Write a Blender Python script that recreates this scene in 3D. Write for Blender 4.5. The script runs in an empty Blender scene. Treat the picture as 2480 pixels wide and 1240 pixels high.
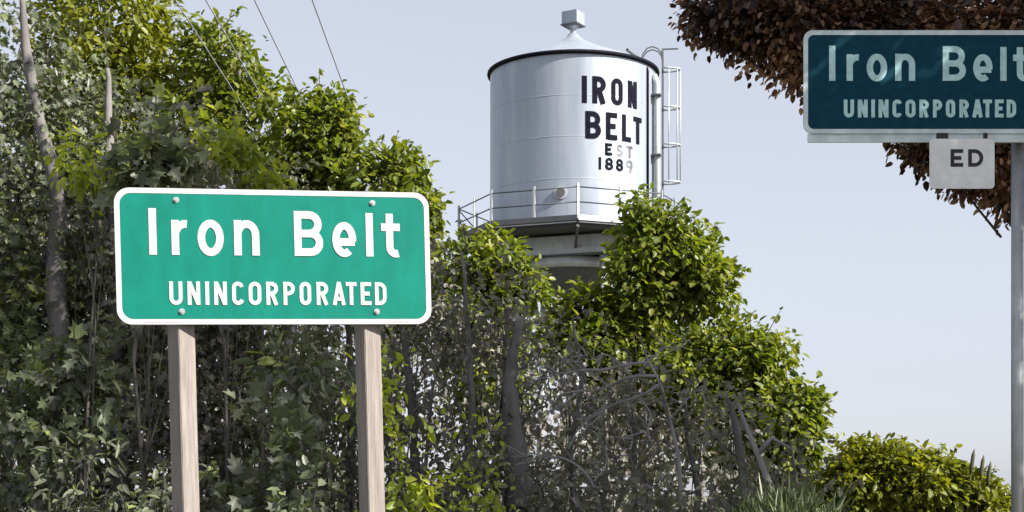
import bpy, math, random
import numpy as np
from mathutils import Vector, Matrix

# ------------------------------------------------------------------ camera, sky, sun, exposure
SC = bpy.context.scene
COL = SC.collection
F = 3789.0            # focal length in pixels of the 2480 px wide photograph
HZ = 1200.0           # photograph row of the horizon
EYE = 1.6

cam_d = bpy.data.cameras.new('camera')
cam_d.sensor_width = 36.0
cam_d.lens = F * 36.0 / 2480.0
cam_d.shift_y = (HZ - 620.0) / 2480.0
cam_d.clip_start = 0.1
cam_d.clip_end = 9000.0
cam = bpy.data.objects.new('camera', cam_d)
cam.location = (0, 0, EYE)
cam.rotation_euler = (math.radians(90), 0, 0)
COL.objects.link(cam)
SC.camera = cam

SUN_AZ, SUN_EL = math.radians(119), math.radians(38)     # azimuth clockwise from +Y
TO_SUN = Vector((math.sin(SUN_AZ) * math.cos(SUN_EL), math.cos(SUN_AZ) * math.cos(SUN_EL), math.sin(SUN_EL)))

W = bpy.data.worlds.new('World')
SC.world = W
W.use_nodes = True
wn = W.node_tree.nodes
wl = W.node_tree.links
wn.clear()
sky = wn.new('ShaderNodeTexSky')
sky.sky_type = 'NISHITA'
sky.sun_disc = False
sky.sun_elevation = SUN_EL
sky.sun_rotation = SUN_AZ
sky.air_density = 1.0
sky.dust_density = 0.9
sky.ozone_density = 1.5
hs = wn.new('ShaderNodeHueSaturation')
hs.inputs['Saturation'].default_value = 0.38
bg = wn.new('ShaderNodeBackground')
bg.inputs['Strength'].default_value = 0.077
wo = wn.new('ShaderNodeOutputWorld')
wl.new(sky.outputs[0], hs.inputs['Color'])
veil = wn.new('ShaderNodeMix'); veil.data_type = 'RGBA'          # thin even high cloud over the whole sky
veil.inputs['Factor'].default_value = 0.55
veil.inputs['B'].default_value = (4.0, 4.2, 5.05, 1)
wl.new(hs.outputs[0], veil.inputs['A'])
wl.new(veil.outputs['Result'], bg.inputs['Color'])
wl.new(bg.outputs[0], wo.inputs['Surface'])

sun_d = bpy.data.lights.new('sun', 'SUN')
sun_d.energy = 5.0
sun_d.angle = math.radians(0.55)
sun_d.color = (1.0, 0.95, 0.87)
sun = bpy.data.objects.new('sun', sun_d)
sun.rotation_euler = TO_SUN.to_track_quat('Z', 'Y').to_euler()
sun.location = TO_SUN * 60
COL.objects.link(sun)

SC.view_settings.view_transform = 'Standard'
SC.view_settings.look = 'None'
SC.view_settings.gamma = 1.0
SC.view_settings.use_curve_mapping = False
SC.view_settings.exposure = 1.15

# ------------------------------------------------------------------ helpers
def at(px, py, Y):
    """world point seen at pixel (px, py) of the 2480 x 1240 photograph, at distance Y"""
    return Vector(((px - 1240.0) / F * Y, Y, EYE + (HZ - py) / F * Y))

def tag(o, label=None, cat=None, group=None, kind=None):
    if label: o['label'] = label
    if cat: o['category'] = cat
    if group: o['group'] = group
    if kind: o['kind'] = kind
    return o

def empty(name, loc, label=None, cat=None, group=None, rot=(0, 0, 0)):
    o = bpy.data.objects.new(name, None)
    o.empty_display_size = 0.2
    o.location = loc
    o.rotation_euler = rot
    COL.objects.link(o)
    return tag(o, label, cat, group)

class MB:
    """collects geometry for one mesh object"""
    def __init__(s):
        s.v, s.f, s.sm = [], [], []
    def add(s, vs, fs, smooth=False):
        b = len(s.v)
        s.v.extend([tuple(p) for p in vs])
        s.f.extend([tuple(b + i for i in f) for f in fs])
        s.sm.extend([smooth] * len(fs))
        return s
    def box(s, c, d, M=None, bev=0.0):
        hx, hy, hz = d[0] / 2, d[1] / 2, d[2] / 2
        if bev <= 0:
            vs = [Vector((x * hx, y * hy, z * hz)) for z in (-1, 1) for x, y in ((-1, -1), (1, -1), (1, 1), (-1, 1))]
            fs = [(3, 2, 1, 0), (4, 5, 6, 7)] + [(i, (i + 1) % 4, 4 + (i + 1) % 4, 4 + i) for i in range(4)]
        else:
            b = bev
            ring = [(-hx + b, -hy), (hx - b, -hy), (hx, -hy + b), (hx, hy - b), (hx - b, hy), (-hx + b, hy), (-hx, hy - b), (-hx, -hy + b)]
            vs = [Vector((x, y, z)) for z in (-hz, hz) for x, y in ring]
            fs = [tuple(range(7, -1, -1)), tuple(range(8, 16))] + [(i, (i + 1) % 8, 8 + (i + 1) % 8, 8 + i) for i in range(8)]
        if M is not None: vs = [M @ p for p in vs]
        c = Vector(c)
        return s.add([p + c for p in vs], fs)
    def tube(s, pts, rad, n=8, smooth=True, cap=True):
        pts = [Vector(p) for p in pts]
        if not hasattr(rad, '__len__'): rad = [rad] * len(pts)
        vs, fs = [], []
        up = None
        for i, p in enumerate(pts):
            t = (pts[min(i + 1, len(pts) - 1)] - pts[max(i - 1, 0)]).normalized()
            if up is None:
                up = t.orthogonal().normalized()
            else:
                up = (up - t * up.dot(t))
                up = up.normalized() if up.length > 1e-6 else t.orthogonal().normalized()
            sd = t.cross(up)
            for k in range(n):
                a = 2 * math.pi * k / n
                vs.append(p + (up * math.cos(a) + sd * math.sin(a)) * rad[i])
        m = len(pts)
        for i in range(m - 1):
            for k in range(n):
                k2 = (k + 1) % n
                fs.append((i * n + k, i * n + k2, (i + 1) * n + k2, (i + 1) * n + k))
        s.add(vs, fs, smooth)
        if cap:
            s.f.append(tuple(len(s.v) - len(vs) + k for k in range(n - 1, -1, -1))); s.sm.append(False)
            s.f.append(tuple(len(s.v) - n + k for k in range(n))); s.sm.append(False)
        return s
    def lathe(s, prof, n=48, c=(0, 0, 0), smooth=True):
        c = Vector(c)
        vs = [c + Vector((r * math.cos(2 * math.pi * k / n), r * math.sin(2 * math.pi * k / n), z)) for r, z in prof for k in range(n)]
        fs = []
        for i in range(len(prof) - 1):
            for k in range(n):
                k2 = (k + 1) % n
                fs.append((i * n + k, i * n + k2, (i + 1) * n + k2, (i + 1) * n + k))
        return s.add(vs, fs, smooth)
    def build(s, name, mat, parent=None, loc=None, kind=None, label=None):
        me = bpy.data.meshes.new(name)
        me.from_pydata(s.v, [], s.f)
        me.polygons.foreach_set('use_smooth', s.sm)
        me.materials.append(mat)
        me.update()
        o = bpy.data.objects.new(name, me)
        COL.objects.link(o)
        if parent is not None: o.parent = parent
        if loc is not None: o.location = loc
        return tag(o, label, None, None, kind)

# ------------------------------------------------------------------ materials
def mat(name, col, rough=0.6, metal=0.0, var=0.0, scale=8.0, bump=0.0, bscale=40.0, stretch=None, col2=None, spec=0.5):
    m = bpy.data.materials.new(name)
    m.use_nodes = True
    n, l = m.node_tree.nodes, m.node_tree.links
    p = n['Principled BSDF']
    p.inputs['Roughness'].default_value = rough
    p.inputs['Metallic'].default_value = metal
    p.inputs['Specular IOR Level'].default_value = spec
    p.inputs['Base Color'].default_value = (*col, 1)
    tc = n.new('ShaderNodeTexCoord')
    mp = n.new('ShaderNodeMapping')
    if stretch: mp.inputs['Scale'].default_value = stretch
    l.new(tc.outputs['Object'], mp.inputs['Vector'])
    if var > 0 or col2:
        nz = n.new('ShaderNodeTexNoise')
        nz.inputs['Scale'].default_value = scale
        nz.inputs['Detail'].default_value = 6
        nz.inputs['Roughness'].default_value = 0.65
        l.new(mp.outputs[0], nz.inputs['Vector'])
        r = n.new('ShaderNodeValToRGB')
        c2 = col2 if col2 else tuple(c * (1 + var) for c in col)
        c1 = col if col2 else tuple(c * (1 - var) for c in col)
        r.color_ramp.elements[0].position = 0.32
        r.color_ramp.elements[1].position = 0.68
        r.color_ramp.elements[0].color = (*c1, 1)
        r.color_ramp.elements[1].color = (*c2, 1)
        l.new(nz.outputs['Fac'], r.inputs['Fac'])
        l.new(r.outputs[0], p.inputs['Base Color'])
    if bump > 0:
        nb = n.new('ShaderNodeTexNoise')
        nb.inputs['Scale'].default_value = bscale
        nb.inputs['Detail'].default_value = 5
        l.new(mp.outputs[0], nb.inputs['Vector'])
        b = n.new('ShaderNodeBump')
        b.inputs['Strength'].default_value = bump
        b.inputs['Distance'].default_value = 0.02
        l.new(nb.outputs['Fac'], b.inputs['Height'])
        l.new(b.outputs[0], p.inputs['Normal'])
    return m

def leaf_mat(name, ramp, trans=0.35, rough=0.42, tint=(1.0, 1.05, 0.55)):
    """leaf colours picked per leaf by the 'tone' attribute"""
    m = bpy.data.materials.new(name)
    m.use_nodes = True
    n, l = m.node_tree.nodes, m.node_tree.links
    p = n['Principled BSDF']
    out = n['Material Output']
    a = n.new('ShaderNodeAttribute'); a.attribute_name = 'tone'
    r = n.new('ShaderNodeValToRGB')
    e = r.color_ramp.elements
    e[0].position, e[0].color = ramp[0][0], (*ramp[0][1], 1)
    e[1].position, e[1].color = ramp[-1][0], (*ramp[-1][1], 1)
    for pos, c in ramp[1:-1]:
        x = e.new(pos); x.color = (*c, 1)
    l.new(a.outputs['Fac'], r.inputs['Fac'])
    l.new(r.outputs[0], p.inputs['Base Color'])
    p.inputs['Roughness'].default_value = rough
    p.inputs['Specular IOR Level'].default_value = 0.5
    t = n.new('ShaderNodeBsdfTranslucent')
    mu = n.new('ShaderNodeMix'); mu.data_type = 'RGBA'; mu.blend_type = 'MULTIPLY'
    mu.inputs['Factor'].default_value = 1.0
    l.new(r.outputs[0], mu.inputs['A'])
    mu.inputs['B'].default_value = (*tint, 1)
    l.new(mu.outputs['Result'], t.inputs['Color'])
    mx = n.new('ShaderNodeMixShader')
    mx.inputs['Fac'].default_value = trans
    l.new(p.outputs[0], mx.inputs[1]); l.new(t.outputs[0], mx.inputs[2])
    l.new(mx.outputs[0], out.inputs['Surface'])
    return m

LIT = leaf_mat('sunny_leaf', [(0, (.055, .09, .010)), (.4, (.13, .17, .020)), (.8, (.21, .235, .035)), (1, (.30, .31, .08))], 0.5, tint=(1.3, 1.3, .5))
OLIVE = leaf_mat('olive_leaf', [(0, (.08, .10, .010)), (.45, (.155, .18, .016)), (1, (.26, .27, .035))], 0.5, tint=(1.3, 1.25, .45))
DUSK_HAZE = leaf_mat('hazed_green_leaf', [(0, (.095, .10, .082)), (.5, (.15, .17, .115)), (.9, (.21, .25, .135)), (1, (.30, .35, .10))], 0.4)  # greyed and lightened: the thicket's haze is put into the leaf colour
GREY_HAZE = leaf_mat('hazed_grey_leaf', [(0, (.150, .135, .130)), (.4, (.205, .185, .172)), (.68, (.185, .20, .145)), (1, (.30, .33, .19))], 0.4, tint=(1.05, 1.0, .75))  # pale grey tones paint the hazy veil of the woods into the leaves
YELLOW_SUN = leaf_mat('sun_tinted_leaf', [(0, (.15, .20, .04)), (.5, (.30, .37, .05)), (1, (.46, .50, .07))], 0.55, tint=(1.2, 1.2, .5))  # sunlit brightness painted into the leaf colour of sprigs that stand in shade
COPPER = leaf_mat('copper_leaf', [(0, (.02, .013, .012)), (.45, (.065, .038, .027)), (.75, (.24, .13, .078)), (1, (.55, .34, .20))], 0.22, tint=(1.1, .7, .45))
GRASS = leaf_mat('grass_blade', [(0, (.075, .10, .045)), (.6, (.12, .155, .07)), (1, (.22, .24, .12))], 0.3)
BARK = mat('bark', (.095, .086, .084), .9, var=.0, scale=5, col2=(.215, .20, .196), bump=.7, bscale=18, stretch=(1, 1, .25))
TWIG = mat('twig_bark', (.075, .068, .06), .9, var=.3, scale=4)
DEADWOOD = mat('dead_wood', (.18, .168, .17), .9, scale=6, col2=(.34, .32, .32), stretch=(1, 1, .3))
COPPERBARK = mat('copper_bark', (.05, .036, .03), .95, scale=6, col2=(.10, .075, .06), bump=.6, bscale=16)

# ------------------------------------------------------------------ foliage
def leaf_template(kind):
    if kind == 'maple':
        h = [(0, 0), (1, 0), (.66, .14), (.74, .42), (.42, .26), (.24, .52), (.06, .20)]
    elif kind == 'long':
        h = [(0, 0), (1, 0), (.7, .13), (.3, .16)]
    else:
        h = [(0, 0), (1, 0), (.68, .25), (.26, .30)]
    v = [(0, 0, 0), (1, 0, -.20)] + [(x, y, .32 * y - .20 * x * x) for x, y in h[2:]] + [(x, -y, .32 * y - .20 * x * x) for x, y in h[2:]]
    k = len(h) - 2
    f = [[0, 1] + [2 + i for i in range(k)], [0] + [2 + k + i for i in range(k - 1, -1, -1)] + [1]]
    return np.array(v, dtype=np.float64), f

TPL = {k: leaf_template(k) for k in ('oval', 'maple', 'long')}

def nrm(a):
    return a / np.maximum(np.linalg.norm(a, axis=-1, keepdims=True), 1e-9)

def leaf_mesh(name, pos, xdir, up, size, tone, material, kind, parent):
    """one crown mesh out of many folded leaves"""
    T, fs = TPL[kind]
    n, k = len(pos), len(T)
    X = nrm(xdir)
    Yv = nrm(np.cross(up, X)); Z = np.cross(X, Yv)
    R = np.stack([X, Yv, Z], axis=-1)                      # n,3,3
    V = np.einsum('nij,kj->nki', R, T) * size[:, None, None] + pos[:, None, :]
    V = V.reshape(-1, 3)
    loops, starts, totals = [], [], []
    base = np.arange(n)[:, None] * k
    per = [np.array(f)[None, :] + base for f in fs]
    L = np.concatenate(per, axis=1)                        # n, sum(len f)
    lens = [len(f) for f in fs]
    step = sum(lens)
    st = np.concatenate([np.arange(n)[:, None] * step + o for o in np.cumsum([0] + lens[:-1])], axis=1)
    me = bpy.data.meshes.new(name)
    me.vertices.add(len(V)); me.vertices.foreach_set('co', V.ravel().astype(np.float32))
    me.loops.add(L.size); me.loops.foreach_set('vertex_index', L.ravel().astype(np.int32))
    me.polygons.add(st.size); me.polygons.foreach_set('loop_start', st.ravel().astype(np.int32))
    me.update(calc_edges=True)
    at_ = me.attributes.new('tone', 'FLOAT', 'FACE')
    at_.data.foreach_set('value', np.repeat(np.clip(tone, 0, 1), len(fs)).astype(np.float32))
    me.materials.append(material)
    o = bpy.data.objects.new(name, me)
    COL.objects.link(o)
    o.parent = parent
    return o

def sample_blobs(blobs, n, rs, shell=0.45):
    """clump centres inside ellipsoids, more of them towards the outside"""
    vol = np.array([b[1][0] * b[1][1] * b[1][2] for b in blobs]) ** 0.75
    ids = rs.choice(len(blobs), n, p=vol / vol.sum())
    d = nrm(rs.normal(size=(n, 3)))
    u = shell + (1 - shell) * rs.random(n) ** 0.6
    c = np.array([b[0] for b in blobs])[ids]; r = np.array([b[1] for b in blobs])[ids]
    return c + d * r * u[:, None], d

def make_tree(name, label, cat, base, blobs, clumps, per, leaf, spread, material, kind='oval', trunk_r=0.08,
              trunk_pts=None, limbs=6, group=None, seed=0, bark=None, droop=0.45, sprigs=0, tone_mu=.45, tone_sd=.2, ztrim=0.1, twig_n=30, cname='crown', limb_lo=.25, bumps=0, spots=()):
    rs = np.random.RandomState(seed)
    base = Vector(base)
    root = empty(name, base, label, cat, group)
    bl = [((Vector(c) - base)[:], r) for c, r in blobs]
    for c, rr in list(bl)[:len(bl)] * (1 if bumps else 0):
        for _ in range(bumps):
            d = nrm(rs.normal(size=3) + np.array([0, -.2, .35])); q = rs.uniform(.22, .42)
            bl.append((tuple(np.array(c) + d * np.array(rr) * rs.uniform(.85, 1.12)), (rr[0] * q, rr[1] * q, rr[2] * q)))
    cc, cd = sample_blobs(bl, clumps, rs)
    keep = cc[:, 2] > ztrim
    cc, cd = cc[keep], cd[keep]
    ctone = rs.normal(tone_mu, tone_sd, len(cc))
    for sc_, sr_, add in spots:          # boughs whose leaves have turned
        dd = np.linalg.norm(cc - np.array(tuple(Vector(sc_) - base)), axis=1) / sr_
        ctone = ctone + add * np.exp(-dd * dd)
    n = len(cc) * per
    ci = np.repeat(np.arange(len(cc)), per)
    off = np.clip(rs.normal(size=(n, 3)), -1.9, 1.9) * spread * np.array([1, 1, .75])
    pos = cc[ci] + off
    xd = cd[ci] * .55 + nrm(off) * .5 + rs.normal(size=(n, 3)) * .45 + np.array([0, 0, -droop])
    up = rs.normal(size=(n, 3)) * .55 + np.array([0, 0, .9]) + cd[ci] * .45
    size = leaf * np.clip(rs.normal(.92, .27, n), .4, 1.6)
    tone = ctone[ci] + rs.normal(0, .13, n)
    tw = MB()
    if sprigs:
        # leafy shoots that stand out of the crown's outline
        sc, sd = sample_blobs(bl, sprigs, rs, shell=.96)
        sd = nrm(sd * .7 + np.array([0, 0, .55]) + rs.normal(size=sd.shape) * .25)
        for a, d in zip(sc, sd):
            ln = spread * rs.uniform(1.2, 3.6)
            tw.tube([a - d * spread * 1.5, a + d * ln * .5, a + d * ln], [leaf * .07, leaf * .05, leaf * .025], 3, cap=False)
            m = rs.randint(5, 10)
            t = np.sort(rs.uniform(.25, 1.05, m))
            pos = np.vstack([pos, a + d * (ln * t)[:, None]])
            xd = np.vstack([xd, d * .4 + rs.normal(size=(m, 3)) * .8 + np.array([0, 0, -droop])])
            up = np.vstack([up, rs.normal(size=(m, 3)) * .5 + np.array([0, 0, .9])])
            size = np.concatenate([size, leaf * rs.uniform(.6, 1.15, m)])
            tone = np.concatenate([tone, rs.normal(tone_mu + .08, .2, m)])
    k2 = pos[:, 2] > .03
    leaf_mesh(cname, pos[k2], xd[k2], up[k2], size[k2], tone[k2], material, kind, root)
    # trunk, limbs, twigs
    zt = max(c[2] + r[2] * .55 for c, r in bl)
    if trunk_pts is None:
        cx = np.mean([c[0] for c, r in bl]); cy = np.mean([c[1] for c, r in bl])
        trunk_pts = [(0, 0, -.15)]
        for t in (.15, .35, .6, .8, 1.0):
            trunk_pts.append((cx * t * t + rs.normal() * .05 * zt * .3, cy * t * t + rs.normal() * .04 * zt * .3, zt * t))
    else:
        trunk_pts = [tuple(Vector(p) - base) for p in trunk_pts]
    m = len(trunk_pts)
    rad = [trunk_r * (1.25 if i == 0 else 1 - .78 * (i / (m - 1)) ** 1.2) for i in range(m)]
    fine = [Vector(trunk_pts[0])]; frad = [rad[0]]
    for q in range(m - 1):
        for f in (.33, .67, 1.0):
            w_ = Vector(trunk_pts[q]).lerp(Vector(trunk_pts[q + 1]), f)
            fine.append(w_ + Vector(rs.normal(size=3)) * trunk_r * .10); frad.append((rad[q] * (1 - f) + rad[q + 1] * f) * rs.uniform(.92, 1.08))
    MB().tube(fine, frad, 10).build('trunk', bark or BARK, root)
    tp = np.array([tuple(p) for p in trunk_pts])
    if len(cc):
        order = rs.permutation(len(cc))
        for q in order[:limbs]:
            e = cc[q]; s0 = limb_lo + (.9 - limb_lo) * rs.random()
            f = s0 * (m - 1); i = int(f); p0 = tp[i] + (tp[min(i + 1, m - 1)] - tp[i]) * (f - i)
            if p0[2] > e[2] + .3: p0 = tp[max(1, i // 2)]
            mid = p0 * .5 + e * .5 + rs.normal(size=3) * .08 * np.linalg.norm(e - p0) + np.array([0, 0, .06 * np.linalg.norm(e - p0)])
            r0 = rad[min(i, m - 1)] * .5
            MB().tube([p0, p0 * .6 + mid * .4, mid, e], [r0, r0 * .75, r0 * .5, r0 * .15], 6, cap=False).build('limb', bark or BARK, root)
        for q in order[limbs:limbs + twig_n]:
            e = cc[q]; j = order[rs.randint(0, max(1, min(limbs, len(order))))]
            p0 = tp[rs.randint(1, m)] * .6 + cc[j] * .4
            mid = p0 * .45 + e * .55 + rs.normal(size=3) * .1
            tw.tube([p0, mid, e], [trunk_r * .13, trunk_r * .1, trunk_r * .05], 4, cap=False)
    if tw.v: tw.build('twigs', TWIG, root, kind='stuff')
    return root

# ------------------------------------------------------------------ ground
def ground():
    GR = mat('ground_earth', (.045, .055, .025), .95, scale=.8, col2=(.085, .075, .045), bump=.5, bscale=6)
    xs = np.concatenate([np.linspace(-3000, -60, 14)[:-1], np.linspace(-60, -8, 14)[:-1], np.linspace(-8, 10, 50)[:-1], np.linspace(10, 60, 14)[:-1], np.linspace(60, 3000, 14)])
    ys = np.concatenate([np.linspace(-400, -20, 8)[:-1], np.linspace(-20, 3, 12)[:-1], np.linspace(3, 24, 60)[:-1], np.linspace(24, 120, 20)[:-1], np.linspace(120, 6000, 14)])
    def h(x, y): return -.02 + bank(x, y) * (1 if y > 3.2 else 0) + (.05 * math.sin(x * 1.3) * math.cos(y * .9) if 4 < y < 60 else 0) * .6
    mb = MB()
    nx = len(xs)
    vs = [(x, y, h(x, y)) for y in ys for x in xs]
    fs = [(j * nx + i, j * nx + i + 1, (j + 1) * nx + i + 1, (j + 1) * nx + i) for j in range(len(ys) - 1) for i in range(nx - 1)]
    mb.add(vs, fs, True)
    mb.build('ground', GR, kind='structure')
    AS = mat('asphalt', (.045, .045, .047), .85, var=.25, scale=60, bump=.3, bscale=150)
    MB().add([(-400, -4.6, .03), (400, -4.6, .03), (400, 2.2, .03), (-400, 2.2, .03)], [(0, 1, 2, 3)]).build('road', AS, kind='structure')

def bank(x, y):
    """low grassy bank on the right, in front of the trees"""
    return 1.60 * math.exp(-(((x - 1.95) / 1.0) ** 2 + ((y - 10.6) / 3.0) ** 2)) * (0.5 - 0.5 * math.tanh((x - 2.42) * 3))
ground()

# ------------------------------------------------------------------ lettering
def arc(cx, cy, rx, ry, a0, a1, n=10):
    return [(cx + rx * math.cos(math.radians(a0 + (a1 - a0) * i / n)), cy + ry * math.sin(math.radians(a0 + (a1 - a0) * i / n))) for i in range(n + 1)]

def glyph(c, w, h, s):
    """centre-line strokes of a road-sign letter in a w x h box: (points, closed)"""
    a = s / 2; r = w / 2 - a; m = h * .5
    if c == 'I' or c == 'l': return [([(w / 2, 0), (w / 2, h)], 0)]
    if c == 'U': return [([(a, h), (a, w / 2)] + arc(w / 2, w / 2, r, w / 2 - a, 180, 360)[1:-1] + [(w - a, w / 2), (w - a, h)], 0)]
    if c == 'N': return [([(a, 0), (a, h)], 0), ([(w - a, 0), (w - a, h)], 0), ([(a * 1.1, h - a * .3), (w - a * 1.1, a * .3)], 0)]
    if c == 'O': return [(arc(w / 2, h - w / 2, r, w / 2 - a, 0, 180) + arc(w / 2, w / 2, r, w / 2 - a, 180, 360), 1)]
    if c == 'C': return [(arc(w / 2, h - w / 2, r, w / 2 - a, 10, 180) + arc(w / 2, w / 2, r, w / 2 - a, 180, 350), 0)]
    if c in 'RP':
        rr = h * .25 - a * .5; yb = h - a - 2 * rr
        st = [([(a, 0), (a, h)], 0), ([(a, h - a), (w - a - rr, h - a)] + arc(w - a - rr, h - a - rr, rr, rr, 90, -90)[1:-1] + [(w - a - rr, yb), (a, yb)], 0)]
        if c == 'R': st.append(([(w * .48, yb), (w - a * 1.05, 0)], 0))
        return st
    if c == 'B':
        r1 = (h - s) / 4
        return [([(a, 0), (a, h)], 0),
                ([(a, h - a), (w - a * 1.3 - r1, h - a)] + arc(w - a * 1.3 - r1, h - a - r1, r1, r1, 90, -90)[1:-1] + [(w - a * 1.3 - r1, h / 2), (a, h / 2)], 0),
                ([(a, h / 2), (w - a - r1, h / 2)] + arc(w - a - r1, h / 2 - r1, r1, r1, 90, -90)[1:-1] + [(w - a - r1, a), (a, a)], 0)]
    if c == 'A': return [([(a, 0), (w / 2, h)], 0), ([(w - a, 0), (w / 2, h)], 0), ([(w * .24, h * .27), (w * .76, h * .27)], 0)]
    if c == 'T': return [([(0, h - a), (w, h - a)], 0), ([(w / 2, 0), (w / 2, h - a)], 0)]
    if c == 'L': return [([(a, h), (a, a), (w, a)], 0)]
    if c == 'E': return [([(a, 0), (a, h)], 0), ([(a, h - a), (w, h - a)], 0), ([(a, m), (w * .85, m)], 0), ([(a, a), (w, a)], 0)]
    if c == 'D':
        q = w * .45
        return [([(a, 0), (a, h)], 0), ([(a, h - a)] + arc(w - a - q, h - a - q, q, q, 90, 0) + arc(w - a - q, a + q, q, q, 0, -90) + [(a, a)], 0)]
    if c == 'S':
        q = (h - s) / 4
        return [(arc(w / 2, h - a - q, r, q, 20, 270) + arc(w / 2, a + q, r, q, 90, -160)[1:], 0)]
    if c == '1': return [([(w / 2, 0), (w / 2, h)], 0)]
    if c == '8':
        q = (h - s) / 4
        return [(arc(w / 2, h - a - q, r * .9, q, 0, 360, 16)[:-1], 1), (arc(w / 2, a + q, r, q, 0, 360, 16)[:-1], 1)]
    if c == '9':
        q = (h - s) / 3.6
        return [(arc(w / 2, h - a - q, r, q, 0, 360, 16)[:-1], 1), ([(w - a, h - a - q), (w - a * 1.2, h * .4), (w * .62, 0)], 0)]
    # lower case: h is the x-height (t taller)
    if c == 'r': return [([(a, 0), (a, h)], 0), ([(a, h * .62)] + arc(a + w * .52, h * .55, w * .52, h * .45 - a, 165, 80, 8), 0)]
    if c == 'o': return [(arc(w / 2, h / 2, r, h / 2 - a, 0, 360, 24)[:-1], 1)]
    if c == 'n': return [([(a, 0), (a, h)], 0), ([(a, h * .55)] + arc(w / 2, h * .58, r, h * .42 - a, 170, 0, 12) + [(w - a, 0)], 0)]
    if c == 'e': return [([(a, h * .43), (w - a * .4, h * .43)], 0), (arc(w / 2, h / 2, r, h / 2 - a, -8, 306, 24), 0)]
    if c == 't': return [([(w * .45, h), (w * .45, s * 1.5)] + arc(w * .45 + s * .85, s * 1.35, s * .85, s * 1.35 - a, 180, 292, 10), 0), ([(0, h * .69), (w, h * .69)], 0)]
    return []

def ribbon(pts, closed, s, maxlen=None):
    P = [Vector((x, y)) for x, y in pts]
    if maxlen:
        Q = []
        n = len(P)
        for i in range(n if closed else n - 1):
            A, B = P[i], P[(i + 1) % n]
            k = max(1, int(math.ceil((B - A).length / maxlen)))
            Q += [A.lerp(B, j / k) for j in range(k)]
        if not closed: Q.append(P[-1])
        P = Q
    n = len(P)
    L, R = [], []
    for i in range(n):
        p0 = P[i - 1] if (closed or i > 0) else None
        p1 = P[(i + 1) % n] if (closed or i < n - 1) else None
        d0 = (P[i] - p0).normalized() if p0 is not None else None
        d1 = (p1 - P[i]).normalized() if p1 is not None else None
        if d0 is None: d0 = d1
        if d1 is None: d1 = d0
        n0 = Vector((-d0.y, d0.x)); n1 = Vector((-d1.y, d1.x))
        m = (n0 + n1)
        m = m.normalized() if m.length > 1e-6 else n0
        k = min(1.6, 1 / max(.3, m.dot(n0)))
        L.append(P[i] + m * (s / 2 * k)); R.append(P[i] - m * (s / 2 * k))
    idx = [(i, (i + 1) % n) for i in range(n if closed else n - 1)]
    return L, R, idx

def write(mb, text, s, fn, maxlen=None, lift=0.0006):
    """text: list of (char, x0, x1, y0, y1); fn(x, y, height) -> 3-D point"""
    k = 0
    for c, x0, x1, y0, y1 in text:
        for pts, cl in glyph(c, x1 - x0, y1 - y0, s):
            L, R, idx = ribbon(pts, cl, s, maxlen)
            hgt = lift * (1 + k % 4)
            k += 1
            vs = [fn(p.x + x0, p.y + y0, hgt) for p in R] + [fn(p.x + x0, p.y + y0, hgt) for p in L]
            n = len(L)
            mb.add(vs, [(i, j, n + j, n + i) for i, j in idx])

def letters(parent, rows, s, fn, m, maxlen=None, lift=0.0006, label=None):
    for row in rows:
        mb = MB(); write(mb, [row], s, fn, maxlen, lift)
        mb.build('letter', m, parent, label=label)

def round_rect(w, h, r, n=8):
    o = []
    for cx, cy, a in ((w / 2 - r, h / 2 - r, 0), (-w / 2 + r, h / 2 - r, 90), (-w / 2 + r, -h / 2 + r, 180), (w / 2 - r, -h / 2 + r, 270)):
        o += arc(cx, cy, r, r, a, a + 90, n)
    return o

def plate(w, h, r, y0, y1):
    """rounded plate in the xz plane, front at y0 (towards the camera), back at y1"""
    o = round_rect(w, h, r); n = len(o)
    mb = MB()
    mb.add([(x, y0, z) for x, z in o] + [(x, y1, z) for x, z in o],
           [tuple(range(n - 1, -1, -1))[::-1], tuple(range(2 * n - 1, n - 1, -1))] + [(i, n + i, n + (i + 1) % n, (i + 1) % n) for i in range(n)])
    return mb

def ring_plate(w, h, r, t, y):
    o = round_rect(w, h, r); i_ = round_rect(w - 2 * t, h - 2 * t, r - t * .75); n = len(o)
    return MB().add([(x, y, z) for x, z in o] + [(x, y, z) for x, z in i_], [(k, (k + 1) % n, n + (k + 1) % n, n + k) for k in range(n)])

def z_text(rows):
    """letters measured on the photograph's sign (enlarged pixels) to metres on an 1.83 m x .76 m board"""
    return [(c, (x0 - 1188) / 2245 * 1.83, (x1 - 1188) / 2245 * 1.83, (560 - y1) / 955 * .76, (560 - y0) / 955 * .76) for c, x0, x1, y0, y1 in rows]

BIG = z_text([('I', 296, 356, 225, 550), ('r', 455, 590, 305, 550), ('o', 636, 820, 300, 556), ('n', 892, 1072, 300, 550), ('B', 1320, 1528, 230, 550),
              ('e', 1594, 1768, 304, 556), ('l', 1838, 1894, 238, 550), ('t', 1952, 2090, 240, 556)])
SMALL = z_text([(c, a, b, 735, 900) for c, a, b in (('U', 430, 522), ('N', 556, 645), ('I', 676, 712), ('N', 742, 832), ('C', 868, 952), ('O', 985, 1075), ('R', 1110, 1195),
                ('P', 1232, 1315), ('O', 1348, 1432), ('R', 1470, 1555), ('A', 1585, 1680), ('T', 1683, 1762), ('E', 1790, 1868), ('D', 1895, 1980))])

# ------------------------------------------------------------------ the green roadside sign
def bolt(parent, x, z, y, m, r=.017):
    mb = MB()
    mb.tube([(x, y, z), (x, y - .004, z)], r, 14, smooth=False)
    mb.tube([(x, y - .004, z), (x, y - .012, z)], r * .55, 6, smooth=False)
    return mb.build('bolt', m, parent)

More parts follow.
